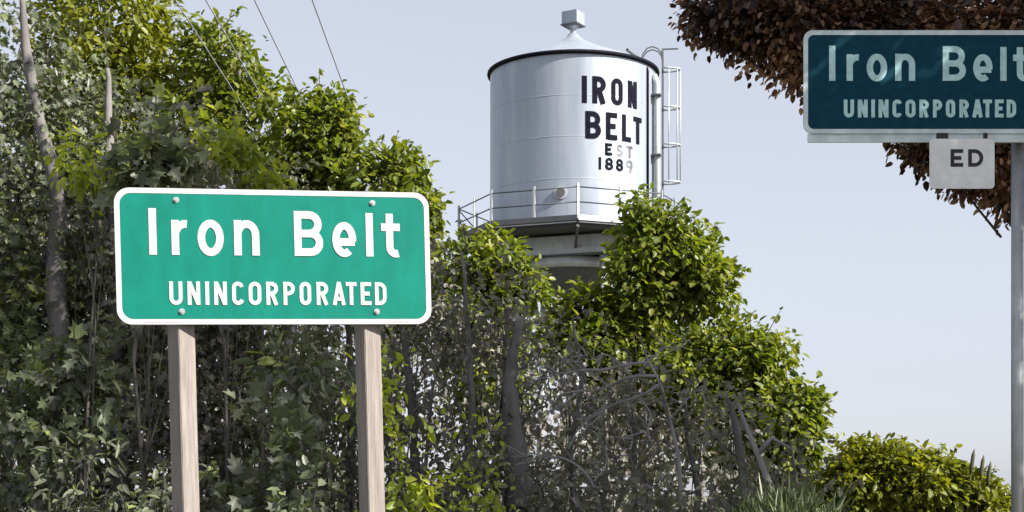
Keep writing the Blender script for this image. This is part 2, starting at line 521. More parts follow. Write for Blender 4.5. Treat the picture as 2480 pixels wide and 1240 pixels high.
def green_sign():
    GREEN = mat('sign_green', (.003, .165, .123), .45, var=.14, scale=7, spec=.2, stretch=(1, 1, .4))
    WHITE = mat('sign_white', (.52, .49, .495), .42, var=.07, scale=6, spec=.25)
    ALU = mat('sign_back', (.45, .46, .47), .45, metal=.6)
    BOLT = mat('galvanised_bolt', (.42, .42, .42), .45, metal=.5)
    WOOD = mat('weathered_timber', (.175, .152, .135), .85, scale=5, col2=(.31, .27, .245), bump=.35, bscale=14, stretch=(9, 9, .5))
    INK = mat('small_print', (.30, .31, .32), .6)
    Y = 8.87
    c = at(702, 624, Y)
    KX = .965; BW = 1.83 * KX
    root = empty('road_sign', (c.x, c.y, 0), 'bright green board reading Iron Belt UNINCORPORATED on two grey timber posts', 'sign', rot=(0, math.radians(-1.5), math.radians(13)))
    z = c.z - .0
    b = plate(BW, .76, .085, -.004, .0).build('board', ALU, root, (0, 0, z))
    o = round_rect(BW - .050, .76 - .050, .068)
    MB().add([(x, -.0055, y) for x, y in o], [tuple(range(len(o)))]).build('green_face', GREEN, b)
    ring_plate(BW - .002, .758, .084, .029, -.0075).build('white_border', WHITE, b)
    letters(b, BIG, .0435, lambda x, y, h: (x * KX, -.0080 - h, y), WHITE)
    letters(b, SMALL, .0225, lambda x, y, h: (x * KX, -.0080 - h, y), WHITE)
    mb = MB()
    for x0, x1 in ((-.74, -.55), (.63, .75)):
        xx = x0
        while xx < x1:
            w = random.Random(int(xx * 999)).uniform(.006, .016)
            mb.add([(xx, -.0088, -.368), (xx + w, -.0088, -.368), (xx + w, -.0088, -.363), (xx, -.0088, -.363)], [(0, 1, 2, 3)])
            xx += w + .005
    mb.build('maker_marks', INK, b, kind='stuff')
    for x, zz in ((-.545, .315), (.555, .315), (-.53, -.307), (.565, -.307)):
        bolt(b, x, zz, -.006, BOLT)
    for x, rz in ((-.535, 27), (.522, 18)):
        M = Matrix.Rotation(math.radians(rz), 3, 'Z')
        MB().box((x, .095, (z + .36) / 2 - .2), (.105, .135, z + .36 + .4), M, .006).build('post', WOOD, root)
green_sign()

# ------------------------------------------------------------------ the dark sign on the cantilever pole
def dark_sign():
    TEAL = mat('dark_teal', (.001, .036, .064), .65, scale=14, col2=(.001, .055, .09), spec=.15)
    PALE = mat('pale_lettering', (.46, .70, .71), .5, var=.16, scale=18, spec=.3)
    EDGE = mat('tarnished_border', (.62, .70, .71), .5, var=.2, scale=6, spec=.3)
    STEEL = mat('galvanised_steel', (.40, .41, .42), .5, metal=.5, var=.15, scale=6)
    PLQ = mat('plaque_white', (.78, .78, .79), .5, var=.12, scale=7)
    BLK = mat('plaque_ink', (.018, .016, .022), .6)
    Y = 11.4
    sc = 604 / 2480 * 2480 / F * Y / 1.83
    c = at(1945 + 302, 199, Y)
    pole = at(2464, 1200, Y + .16)
    gz = bank(pole.x, pole.y) - .05
    root = empty('overhead_sign', (pole.x, pole.y, 0), 'dark teal board reading Iron Belt UNINCORPORATED high on a slim steel pole before copper leaves', 'sign')
    lx, lz = c.x - pole.x, c.z
    MB().tube([(0, 0, gz - .4), (0, 0, lz + .30 * sc)], .045, 16).build('pole', STEEL, root)
    for dz in (.22, -.22):
        MB().box((lx, -.075, lz + dz * sc), (1.5 * sc, .04, .05)).build('bracket_arm', STEEL, root)
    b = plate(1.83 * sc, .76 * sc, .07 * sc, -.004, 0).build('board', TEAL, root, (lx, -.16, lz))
    for dz in (.22, -.22):
        MB().box((-lx, .055, dz * sc), (.13, .05, .07)).build('clamp', STEEL, b)
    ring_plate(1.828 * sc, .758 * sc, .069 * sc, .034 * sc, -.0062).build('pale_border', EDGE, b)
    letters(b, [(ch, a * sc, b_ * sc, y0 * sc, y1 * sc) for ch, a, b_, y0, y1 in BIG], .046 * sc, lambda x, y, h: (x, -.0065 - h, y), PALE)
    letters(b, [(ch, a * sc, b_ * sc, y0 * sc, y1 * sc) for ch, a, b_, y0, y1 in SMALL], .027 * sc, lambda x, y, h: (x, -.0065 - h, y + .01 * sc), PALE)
    # rail below the board and the white plate hung from it
    zr = at(0, 334, Y).z - lz
    MB().box((.0, .012, zr), (1.76 * sc, .018, .062 * sc), None, .004).build('lower_rail', EDGE, b)
    x0, x1 = at(2236, 0, Y).x - c.x, at(2391, 0, Y).x - c.x
    zt, zb = at(0, 349, Y).z - lz, at(0, 468, Y).z - lz
    p = empty('hanging_plate', (c.x, c.y - .16, 0), 'small white plate with black ED hung under the dark teal board', 'sign')
    pb = plate(x1 - x0, zt - zb, .03, -.012, -.008).build('plate', PLQ, p, ((x0 + x1) / 2, 0, lz + (zt + zb) / 2))
    def pp(px, py): return ((px - 2313.5) / F * Y, (408.5 - py) / F * Y)
    rows = []
    for ch, a, b_ in (('E', 2286, 2316), ('D', 2328, 2364)):
        A, B = pp(a, 416), pp(b_, 374)
        rows.append((ch, A[0], B[0], A[1], B[1]))
    letters(pb, rows, .027, lambda x, y, h: (x, -.0126 - h, y), BLK)
    for px in (2267, 2370):
        q = pp(px, 340)
        MB().box((q[0], -.004, q[1] - .01), (.085 if px < 2300 else .03, .014, .05), None, .003).build('hook', BLK, pb)
dark_sign()

# ------------------------------------------------------------------ water tower
def water_tower():
    D = 76.0
    cx = (1388 - 1240) / F * D
    R = 4.03
    SILVER = mat('silver_paint', (.29, .33, .395), .46, metal=.40, scale=1.6, col2=(.395, .43, .485), stretch=(1, 1, .10))
    DARK = mat('dark_rim_paint', (.008, .009, .016), .7, spec=.1)
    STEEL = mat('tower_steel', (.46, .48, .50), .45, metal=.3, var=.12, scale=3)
    SHADOW = mat('dark_shaded_steel', (.10, .105, .115), .6, metal=.2, var=.15, scale=3)  # dark steel; also paints in the shade under walkway and tank
    LETTER = mat('letter_paint', (.006, .006, .014), .75, spec=.08)
    FADED = mat('faded_paint', (.03, .03, .04), .75, scale=2.6, col2=(.26, .275, .30), spec=.08)
    root = empty('water_tower', (cx, D, 0), 'silver round water tower with conical roof and IRON BELT lettering above the trees', 'water tower')
    z0, z1 = 14.25, 21.95
    t = MB().lathe([(R, z0), (R, z0 + .9), (R, z1 - 1.6), (R, z1)], 96).build('tank', SILVER, root)
    for zz in (z0 + 1.95, z0 + 3.9, z0 + 5.8):
        MB().lathe([(R, zz - .03), (R + .012, zz), (R, zz + .03)], 96).build('weld_seam', SILVER, t)
    MB().lathe([(R - .02, z1 - .02), (R + .13, z1 + .0), (R + .15, z1 + .07), (R + .13, z1 + .15), (R - .02, z1 + .15)], 96).build('rim', DARK, t)
    MB().lathe([(R + .10, z1 + .16), (R * .75, z1 + .62), (R * .4, z1 + 1.2), (R * .16, z1 + 1.66), (.33, z1 + 1.9), (.24, z1 + 2.05), (.0, z1 + 2.07)], 72).build('roof', SILVER, root)
    v = empty('roof_vent', (0, 0, z1 + 2.0)); v.parent = root
    MB().lathe([(.15, -.06), (.15, .26), (.2, .36), (.36, .47), (0.0, .47)], 20).build('stem', SILVER, v)
    Mv = Matrix.Rotation(math.radians(-30), 3, 'Z')
    MB().box((0, 0, .80), (.82, .82, .62), Mv).build('hood', SILVER, v)
    MB().box((0, 0, .47), (.92, .92, .05), Mv).build('hood_base', SHADOW, v)

    # lettering, wrapped on the shell
    Rr = R
    def px2s(px, depth_fix=1.0):
        x = (px - 1388) / F * (D - 3.3)
        return math.asin(max(-.97, min(.97, x / Rr))) * Rr
    def py2z(py): return EYE + (HZ - py) / F * (D - R * .93)
    def wrap(s, z, h):
        a = s / Rr
        return (math.sin(a) * (Rr + .006 + h), -math.cos(a) * (Rr + .006 + h), z)
    zt, zb = py2z(187), py2z(253)
    for ch, a, b in (('I', 1401, 1413), ('R', 1426, 1459), ('O', 1472, 1501), ('N', 1514, 1537)):
        letters(t, [(ch, px2s(a), px2s(b), zb, zt)], .235, wrap, LETTER, .12, .008)
    zt, zb = py2z(272), py2z(338)
    for ch, a, b in (('B', 1409, 1447), ('E', 1459, 1487), ('L', 1499, 1522), ('T', 1528, 1550)):
        letters(t, [(ch, px2s(a), px2s(b), zb, zt)], .235, wrap, LETTER, .12, .008)
    zt, zb = py2z(347), py2z(376)
    letters(t, [('E', px2s(1457), px2s(1474), zb, zt)], .13, wrap, LETTER, .1, .008)
    zt2, zb2 = py2z(382), py2z(412)
    for ch, a, b in (('1', 1440, 1449), ('8', 1457, 1477), ('8', 1484, 1502)):
        letters(t, [(ch, px2s(a), px2s(b), zb2, zt2)], .125, wrap, LETTER, .1, .008)
    for ch, a, b, p, q in (('S', 1486, 1501, zb, zt), ('T', 1511, 1526, zb, zt), ('9', 1509, 1526, zb2, zt2)):
        letters(t, [(ch, px2s(a), px2s(b), p, q)], .11, wrap, FADED, .1, .008, 'faded, half worn away letter')

    # round access hatch low on the shell
    a = math.asin((1350 - 1388) / F * (D - 4) / R); zh = EYE + (HZ - 466) / F * (D - R)
    n = Vector((math.sin(a), -math.cos(a), 0)); p = Vector((n.x * R, n.y * R, zh))
    h = MB().tube([p - n * .02, p + n * .10], .30, 24, smooth=False).build('access_hatch', STEEL, t)
    MB().tube([p + n * .10, p + n * .16], .21, 24, smooth=False).build('hatch_cover', SHADOW, h)

    # octagonal walkway with railing
    RP = 5.55; zd = 14.15
    vt = [Vector((RP * math.cos(math.radians(-90 + 45 * k)), RP * math.sin(math.radians(-90 + 45 * k)), zd)) for k in range(8)]
    inner = [Vector((3.9 * v_.x / RP, 3.9 * v_.y / RP, zd)) for v_ in vt]
    mb = MB()
    ring = [p + Vector((0, 0, .0)) for p in vt] + inner + [p + Vector((0, 0, -.06)) for p in vt] + [p + Vector((0, 0, -.06)) for p in inner]
    fs = []
    for k in range(8):
        j = (k + 1) % 8
        fs += [(k, j, 8 + j, 8 + k), (16 + j, 16 + k, 24 + k, 24 + j), (k, 16 + k, 16 + j, j), (8 + k, 8 + j, 24 + j, 24 + k)]
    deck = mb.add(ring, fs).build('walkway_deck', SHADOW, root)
    for k in range(8):
        A, B = vt[k] * 1.0, vt[(k + 1) % 8] * 1.0
        A.z = B.z = 0
        d = (B - A).normalized(); nn = Vector((d.y, -d.x, 0)); Lw = (B - A).length
        ang = math.atan2(d.y, d.x); M = Matrix.Rotation(ang, 3, 'Z')
        mid = (A + B) / 2
        MB().box((mid.x + nn.x * .04, mid.y + nn.y * .04, zd - .02), (Lw, .06, .24), M).build('edge_beam', SHADOW if k in (6, 7, 5, 4) else STEEL, deck)  # left beams darker, right ones lighter: side shading put into the colour
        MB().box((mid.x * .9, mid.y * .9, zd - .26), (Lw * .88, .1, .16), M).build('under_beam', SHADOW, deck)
        rl = empty('railing', (0, 0, 0)); rl.parent = root
        for f in (0.0, .5):
            P = A.lerp(B, f)
            MB().box((P.x, P.y, zd + .74), (.10, .10, 1.58), M).build('railing_post', STEEL, rl)
        for zz in (1.36, .68):
            MB().tube([A + Vector((0, 0, zd + zz)), B + Vector((0, 0, zd + zz))], .032, 6).build('rail', SHADOW, rl)
        c0 = vt[k] * .985; c1 = Vector((vt[k].x * .5, vt[k].y * .5, 13.2))
        MB().tube([c0 + Vector((0, 0, -.15)), c1], .07, 6).build('deck_strut', SHADOW, deck)
        MB().box((mid.x * .995, mid.y * .995, zd - .20), (Lw * .97, .03, .05), M).build('edge_flange', STEEL, deck)
        if k in (4, 5, 6):
            P, Q = A.lerp(B, .0), A.lerp(B, .5)
            MB().tube([P + Vector((0, 0, zd + 1.30)), Q + Vector((0, 0, zd + .1))], .03, 6).build('brace', SHADOW, rl)
    # beams under the tank, bearing ring, legs and riser
    gr = empty('girder_frame', (0, 0, 0)); gr.parent = root
    th = math.radians(-22)
    for k in range(4):
        a = th + k * math.pi / 2
        M = Matrix.Rotation(a, 3, 'Z')
        o = M @ Vector((0, -2.55, 0))
        MB().box((o.x, o.y, 13.35), (5.3 - .31, .24, .85), M).build('girder', STEEL, gr)
        MB().box((o.x, o.y, 12.885), (5.5 - .42, .42, .07), M).build('girder_flange', SHADOW, gr)
        for q in (-1, 1):
            for f in (.9,):
                pp = M @ Vector((q * f * 2.0, -2.70, 0))
                MB().box((pp.x, pp.y, 13.35), (.06, .10, .78), M).build('stiffener', STEEL, gr)
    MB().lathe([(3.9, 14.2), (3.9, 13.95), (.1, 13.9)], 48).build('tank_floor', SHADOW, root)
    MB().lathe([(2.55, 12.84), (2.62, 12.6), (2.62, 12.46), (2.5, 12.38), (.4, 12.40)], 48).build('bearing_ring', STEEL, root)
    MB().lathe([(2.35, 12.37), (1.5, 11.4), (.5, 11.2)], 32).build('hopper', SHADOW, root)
    MB().tube([(0, 0, 12.3), (0, 0, -.2)], .36, 20).build('riser_pipe', STEEL, root)
    for k in range(4):
        a = th + math.radians(45) + k * math.pi / 2
        tp = Vector((2.45 * math.cos(a) * 1.35, 2.45 * math.sin(a) * 1.35, 12.84)); bt = Vector((4.2 * math.cos(a), 4.2 * math.sin(a), -.3))
        MB().tube([bt, tp], .2, 12).build('leg', STEEL, root)
    # pipes, ladder with safety cage
    def pol(deg, r, z): return Vector((math.sin(math.radians(deg)) * r, -math.cos(math.radians(deg)) * r, z))
    MB().tube([pol(57.5, R + .05, 13.6), pol(57.5, R + .05, 21.6), pol(57.5, R - .0, 21.8)], .055, 8).build('conduit', DARK, root)
    MB().tube([pol(68, R + .2, 9), pol(68, R + .2, 21.2), pol(68, R + .05, 21.6)], .16, 14).build('overflow_pipe', STEEL, root)
    for zz in (15.0, 17.75, 20.6):
        MB().box(pol(66, R + .22, zz), (.34, .5, .08), Matrix.Rotation(math.radians(66), 3, 'Z')).build('pipe_bracket', SHADOW, root)
    la = empty('ladder', (0, 0, 0)); la.parent = root
    lc = pol(84, R + .30, 0); ld = Vector((math.sin(math.radians(84)), -math.cos(math.radians(84)), 0)); ls = Vector((ld.y, -ld.x, 0))
    for s_ in (-1, 1):
        q = lc + ls * (.26 * s_)
        MB().box((q.x, q.y, 18.0), (.09, .09, 10.2)).build('ladder_rail', SHADOW, la)
        hp = [q + Vector((0, 0, 22.6))] + [q - ld * (.5 - .5 * math.cos(u)) + Vector((0, 0, 22.6 + .62 * math.sin(u))) for u in (.5, 1.0, 1.57, 2.1, 2.7, 3.14)] + [q - ld * 1.0 + Vector((0, 0, 22.2))]
        MB().tube(hp, .035, 6).build('grab_rail', SHADOW, la)
    for k in range(26):
        zz = 13.3 + k * .36
        MB().tube([lc - ls * .26 + Vector((0, 0, zz)), lc + ls * .26 + Vector((0, 0, zz))], .022, 5).build('rung', STEEL, la)
    cg = empty('safety_cage', (0, 0, 0)); cg.parent = la
    def cage(u, z): return lc + ls * (.40 * math.cos(u)) + ld * (.05 + .80 * math.sin(u)) + Vector((0, 0, z))
    us = [math.pi * k / 10 for k in range(11)]
    for zz in (16.7, 18.5, 20.3, 22.15):
        MB().tube([cage(u, zz) for u in us], .045, 6).build('hoop', STEEL, la)
    for k in (1, 3, 5, 7, 9):
        MB().tube([cage(us[k], 16.66), cage(us[k], 22.2)], .03, 6).build('cage_bar', STEEL, la)
    bpy.data.objects.remove(cg)
    q = lc + Vector((0, 0, 23.15)); MB().box(q + ld * .35, (.8, .07, .06), Matrix.Rotation(math.atan2(ld.y, ld.x), 3, 'Z')).build('top_arm', SHADOW, la)
    a0, a1 = pol(50, R * .80, z1 + .72), pol(72, R * .86, z1 + .45)
    MB().tube([a0, a1], .075, 8).build('roof_handrail', SHADOW, root)
water_tower()

# ------------------------------------------------------------------ overhead cables and their poles
def cables():
    WOOD = mat('pole_timber', (.13, .10, .08), .9, var=.25, scale=4, stretch=(4, 4, .4))
    WIRE = mat('cable_sheath', (.30, .31, .34), .6)
    PORC = mat('insulator_glaze', (.30, .28, .27), .3)
    heads = [(-3.30, 10.0), (-4.25, 10.0), (-5.05, 10.0), (-5.55, 10.0)]
    ends = []
    for y, lab in ((-14, 'timber utility pole carrying four cables beside the road'), (150, 'far timber utility pole carrying four cables beyond the trees')):
        sx = -.0106 * (y - 27.3)
        r = empty('utility_pole', (-4.4 + sx, y, 0), lab, 'utility pole', 'poles carrying the overhead cables')
        MB().tube([(0, 0, -.3), (0, 0, 10.2)], [.17, .12], 12).build('pole', WOOD, r)
        MB().box((0, -.13, 9.78), (2.8, .1, .12)).build('crossarm', WOOD, r)
        for x, zz in heads:
            MB().lathe([(.04, 9.84), (.055, 9.9), (.035, 9.96), (.05, 9.995)], 10, (x + 4.4, -.13, 0)).build('insulator', PORC, r)
    names = ['right-hand overhead cable of the four running down past the tree tops', 'overhead cable second from the right, crossing the pale sky', 'overhead cable third from the right, above the loose tree', 'leftmost overhead cable, just clear of the tallest tree']
    for (x, zz), lab in zip(heads, names):
        pts = []
        for k in range(41):
            y = -14.13 + (164.0) * k / 40
            pts.append((x - .0106 * (y - 27.3), y, zz - .35 * (1 - ((k - 20) / 20) ** 2)))
        o = MB().tube(pts, .011, 5).build('overhead_cable', WIRE)
        tag(o, lab, 'cable', 'overhead cables')
cables()

# ------------------------------------------------------------------ sunlit trees below the tower
def blobs_px(lst, Y):
    """(px, py, half-width px, half-height px, depth offset) -> world ellipsoids"""
    s = Y / F
    return [(at(a, b, Y) + Vector((0, dy, 0)), (w * s, max(.55 * (w + h) * s * .8, .4), h * s)) for a, b, w, h, dy in lst]

SUNNY = [
    # name, label, Y, trunk px, blobs, clumps, per, leaf, spread, material, sprigs
    ('broad_tree', 'tall yellow green tree at the top left, highest of the sunlit trees', 35, 250, [(250, 80, 190, 230, 0), (330, 330, 170, 260, 0), (180, 500, 160, 300, .5)], 950, 12, .185, .20, OLIVE, 45),
    ('broad_tree', 'loose airy tree with sky showing through, under the left cables', 34, 560, [(520, 160, 85, 115, 0), (600, 260, 90, 100, 0), (470, 330, 110, 160, 0), (600, 480, 130, 200, .4)], 480, 12, .185, .19, LIT, 60),
    ('broad_tree', 'dense square-topped bright green tree left of the tower', 33, 760, [(760, 340, 110, 120, 0), (800, 300, 62, 75, 0), (750, 520, 140, 200, .4)], 560, 13, .18, .17, LIT, 40),
    ('broad_tree', 'rounded green tree with leafy tips reaching toward the walkway', 32, 960, [(955, 450, 85, 95, 0), (1000, 520, 70, 80, 0), (960, 680, 130, 190, .3)], 460, 13, .175, .16, LIT, 50),
    ('small_tree', 'low green tree in front of the walkway and girders', 31, 1180, [(1200, 625, 65, 72, 0), (1130, 650, 85, 75, 0), (1270, 690, 55, 62, 0), (1180, 860, 130, 200, .2)], 470, 12, .17, .15, LIT, 28),
    ('broad_tree', 'large green tree covering the right foot of the tank', 33, 1560, [(1575, 600, 95, 112, 0), (1650, 640, 95, 105, 0), (1545, 700, 80, 110, -.2), (1700, 690, 85, 90, 0), (1455, 825, 100, 110, 0), (1385, 800, 80, 85, .1), (1560, 900, 190, 200, .4)], 1150, 13, .18, .16, LIT, 65),
    ('broad_tree', 'green tree one step down the slope from the tower', 32, 1760, [(1760, 860, 105, 105, 0), (1830, 880, 75, 95, 0), (1690, 900, 110, 110, 0), (1770, 1020, 160, 150, .3)], 620, 13, .17, .15, LIT, 45),
    ('small_tree', 'small green tree ending in a ragged shoot above the low mound', 31, 1900, [(1905, 1010, 80, 90, 0), (1950, 1000, 42, 55, 0), (1900, 1120, 110, 110, .2)], 380, 13, .165, .14, LIT, 36),
    ('round_shrub', 'wide olive mound of shrub at the lower right under the open sky', 30, 2200, [(2110, 1160, 100, 92, 0), (2230, 1190, 130, 108, 0), (2350, 1220, 90, 82, 0), (2050, 1200, 70, 90, 0)], 800, 14, .15, .12, OLIVE, 60),
    ('round_shrub', 'low olive shrub past the right end of the mound', 30, 2520, [(2500, 1260, 110, 70, .4), (2420, 1260, 60, 55, .4)], 260, 13, .15, .13, OLIVE, 14),
]
for i, (nm, lab, Y, tx, bl, ncl, per, lf, spd, mt_, sp) in enumerate(SUNNY):
    b = blobs_px(bl, Y)
    base = at(tx, HZ, Y); base.z = -.02
    make_tree(nm, lab, 'shrub' if 'shrub' in nm else 'tree', base, [(c, (q[0] * .86, q[1] * .86, q[2] * .88)) for c, q in b], int(ncl * 1.1), per, lf, spd, mt_, 'oval', .16 if Y > 31 else .09, None, 7,
              'sunlit trees in front of the water tower', 100 + i, sprigs=int(sp * 1.5), tone_mu=.48, tone_sd=.26, droop=.35, bumps=5)

# dry upright stalks on the mound
def stalks():
    STK = mat('stalk', (.06, .06, .03), .9, var=.3)
    for i, (px, py, hpx) in enumerate(((2352, 1130, 60), (2375, 1145, 55), (2392, 1160, 50))):
        Y = 29.4
        top = at(px, py - 22, Y); r = empty('upright_stalk', (top.x - .1, Y, 0), ['tallest dark flower stalk standing on the olive mound', 'middle dark flower stalk of the three on the olive mound', 'dark flower stalk lowest on the slope of the olive mound'][i], 'plant', 'flower stalks on the olive mound')
        MB().tube([(0, 0, 0), (.03, 0, top.z * .6), (.1, 0, top.z - .25)], [.02, .018, .012], 5).build('stem', STK, r)
        MB().tube([(.085, 0, top.z - .33), (.11, 0, top.z - .18), (.14, 0, top.z + .05), (.16, 0, top.z + .16)], [.012, .04, .034, .008], 6).build('seed_head', STK, r)
stalks()

# ------------------------------------------------------------------ shaded thicket behind the green sign
def ydiag(x): return 40 + (x - 135) * .577

THICKET = [
    # label, trunk px, top px row (None: follows the falling tree line), half width px, Y, trunk radius, material, leaf kind, trunk points in px
    ('dark leafy tree at the far left beyond the thick grey trunk', -150, -200, 280, 17.5, .13, DUSK_HAZE, 'maple', None),
    ('shaded maple with the thick pale grey trunk left of the green sign', 85, -20, 165, 16.5, .125, DUSK_HAZE, 'maple', [(150, 1230), (150, 900), (135, 640), (140, 480), (105, 330), (60, 120), (50, -20)]),
    ('shaded maple whose straight dark trunk rises behind the left corner of the green sign', 272, 150, 170, 17, .10, DUSK_HAZE, 'maple', [(290, 1230), (282, 900), (275, 600), (268, 400), (260, 250), (262, 160)]),
    ('grey green sapling behind the left bolt of the green sign', 430, 250, 150, 16, .06, GREY_HAZE, 'maple', None),
    ('dark sapling topping out above the word Iron', 560, 320, 150, 17, .07, DUSK_HAZE, 'maple', None),
    ('shaded tree above the middle of the green sign', 700, 400, 150, 16.5, .07, GREY_HAZE, 'oval', None),
    ('shaded tree behind the upper right corner of the green sign', 850, 485, 150, 17, .07, DUSK_HAZE, 'oval', None),
    ('dim grey tree just right of the green sign', 1010, 545, 160, 16.5, .07, GREY_HAZE, 'oval', None),
    ('brownish dim tree two widths right of the green sign', 1140, 615, 150, 16, .07, GREY_HAZE, 'oval', None),
    ('dim tree with a thick dark broken trunk in the middle of the shade', 1240, 650, 150, 16.5, .13, GREY_HAZE, 'oval', [(1255, 1230), (1250, 1080), (1235, 960), (1240, 860), (1256, 770)]),
    ('shaded tree behind the bare grey branches', 1390, 765, 150, 16.5, .06, GREY_HAZE, 'oval', None),
    ('shaded tree right of the bare grey branches', 1530, 845, 140, 16, .06, GREY_HAZE, 'oval', None),
    ('dim low tree left of the leaning twin trunks', 1670, 925, 130, 16, .06, GREY_HAZE, 'oval', None),
    ('shaded tree with leaning pale twin trunks at the lower right of the thicket', 1790, 930, 130, 15.5, .055, GREY_HAZE, 'oval', [(1815, 1250), (1800, 1150), (1785, 1060), (1770, 985), (1762, 955)]),
    ('last low shaded tree at the right end of the thicket', 1920, 1030, 110, 15.5, .05, GREY_HAZE, 'oval', None),
]
for i, (lab, tx, top, hw, Y, tr, mt_, kd, tp) in enumerate(THICKET):
    s = Y / F
    zt = EYE + (HZ - top) * s
    base = at(tx, HZ, Y); base.z = -.02
    wv = hw * s
    b = [(Vector((base.x, Y, zt * .30)), (wv * 1.05, wv * .9, zt * .33)), (Vector((base.x - wv * .1, Y, zt * .62)), (wv, wv * .85, zt * .28)), (Vector((base.x - wv * .05, Y, zt * .84)), (wv * .68, wv * .6, zt * .155))]
    ncl = int((26 if kd == 'maple' else 17) * 2 * wv * zt)
    pts = [at(a, c, Y - (.45 * wv if i in (1, 2) else .7 * wv if i in (9, 13) else 0)) for a, c in tp] if tp else None
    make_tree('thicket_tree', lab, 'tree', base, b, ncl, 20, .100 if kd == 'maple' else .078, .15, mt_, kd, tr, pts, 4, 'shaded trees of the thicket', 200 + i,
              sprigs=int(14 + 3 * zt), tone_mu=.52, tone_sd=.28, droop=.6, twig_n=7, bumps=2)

# second rank, deeper in
BACK = [(30, 60, 240, 21), (370, 300, 240, 20.5), (680, 450, 250, 21), (950, 590, 240, 20.5), (1210, 740, 240, 21), (1470, 880, 220, 20.5), (1360, 830, 200, 21.5), (1700, 1010, 200, 20)]
BL = ['deep shaded tree in the second rank at the far left', 'deep shaded tree in the second rank behind the straight dark trunk', 'deep shaded tree in the second rank behind the middle of the green sign',
      'deep shaded tree in the second rank behind the right post', 'deep shaded tree in the second rank behind the broken trunk', 'deep shaded tree in the second rank behind the bare branches', 'deep shaded tree in the second rank between the broken trunk and the bare branches', 'deep shaded tree in the second rank behind the leaning twin trunks']
for i, ((tx, top, hw, Y), lab) in enumerate(zip(BACK, BL)):
    s = Y / F
    zt = EYE + (HZ - top) * s
    base = at(tx, HZ, Y); base.z = -.02
    wv = hw * s
    b = [(Vector((base.x, Y, zt * .35)), (wv, .9, zt * .36)), (Vector((base.x, Y, zt * .72)), (wv * .85, .8, zt * .26))]
    make_tree('thicket_tree', lab, 'tree', base, b, int((18 if tx < 900 else 9) * 2 * wv * zt), 18, .105, .17, GREY_HAZE, 'oval', .09, None, 5, 'shaded trees of the thicket', 300 + i, sprigs=8, tone_mu=.35, tone_sd=.2, droop=.6, twig_n=6)

# leafy shrubs at the foot of the thicket
SHRUBS = [
    # label, px, top row, half width, Y, material, kind, leaf
    ('fresh green bush in the bottom left corner', 200, 1010, 150, 12.2, DUSK_HAZE, 'long', .11),
    ('blue green bush beside the foot of the left post', 390, 1070, 120, 12.0, DUSK_HAZE, 'oval', .09),
    ('spreading maple shoot between the posts of the green sign', 640, 960, 140, 12.4, DUSK_HAZE, 'maple', .13),
    ('drooping narrow-leaved branch under the board between the posts', 720, 800, 95, 13.4, DUSK_HAZE, 'long', .15),
    ('low grey green bush between the feet of the posts', 760, 1110, 110, 11.6, DUSK_HAZE, 'oval', .09),
    ('yellow green sapling painted sun-bright beside the right post', 985, 960, 95, 11.6, YELLOW_SUN, 'oval', .085),
    ('small yellow green shoot half hidden by the right post', 880, 890, 60, 11.8, YELLOW_SUN, 'oval', .08),
    ('pale speckled bush right of the yellow sapling', 1130, 1010, 110, 12.2, YELLOW_SUN, 'oval', .06),
    ('grey green bush at the bottom under the broken trunk', 1300, 1110, 130, 12.6, GREY_HAZE, 'oval', .085),
    ('grey green bush left of the leaning twin trunks', 1560, 1110, 120, 13, GREY_HAZE, 'oval', .085),
    ('feathery dark bush at the foot of the leaning twin trunks', 1800, 1140, 100, 12.4, DUSK_HAZE, 'long', .10),
    ('pale green bush hugging the left edge above the corner bush', 60, 880, 120, 14, DUSK_HAZE, 'maple', .12),
    ('layered maple branch low on the left of the green sign', 190, 790, 120, 14.2, DUSK_HAZE, 'maple', .125),
    ('yellow green sprig painted sun-bright left of the straight dark trunk', 195, 330, 62, 13.9, YELLOW_SUN, 'oval', .09),
    ('yellow green sprig painted sun-bright above the word Iron', 545, 290, 52, 14.2, YELLOW_SUN, 'maple', .11),
    ('yellow green sprig just over the middle of the board', 640, 400, 42, 14.2, YELLOW_SUN, 'maple', .10),
    ('drooping maple branch over the upper left corner of the board', 345, 290, 80, 13.8, DUSK_HAZE, 'maple', .155),
]
for i, (lab, px, top, hw, Y, mt_, kd, lf) in enumerate(SHRUBS):
    s = Y / F
    zt = EYE + (HZ - top) * s
    base = at(px, HZ, Y); base.z = bank(base.x, Y) - .02
    wv = hw * s
    floating = top < 900
    if floating:
        hz = wv * (1.0 if 'droop' not in lab else 1.3)
        b = [(Vector((base.x, Y, zt - hz)), (wv, wv * .7, hz * .9)), (Vector((base.x + wv * .5, Y, zt - hz * 1.5)), (wv * .6, wv * .5, hz * .5))]
        ncl = int(34 * 4 * wv * hz) + 6
    else:
        b = [(Vector((base.x, Y, zt * .38)), (wv, wv * .75, zt * .40)), (Vector((base.x + wv * .15, Y, zt * .74)), (wv * .7, wv * .55, zt * .25))]
        ncl = int(30 * 2 * wv * zt)
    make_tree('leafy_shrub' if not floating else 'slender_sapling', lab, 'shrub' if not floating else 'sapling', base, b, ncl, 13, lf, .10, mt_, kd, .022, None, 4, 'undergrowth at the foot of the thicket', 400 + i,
              sprigs=10 if not floating else 5, tone_mu=.55 if mt_ is not YELLOW_SUN else .6, tone_sd=.2, droop=.5, twig_n=12, cname='foliage', bark=TWIG)

# bare grey branches
def soften(pts, n=2):
    pts = [Vector(p) for p in pts]
    for _ in range(n):
        q = [pts[0]]
        for a, b in zip(pts, pts[1:]):
            q += [a.lerp(b, .25), a.lerp(b, .75)]
        pts = q + [pts[-1]]
    return pts

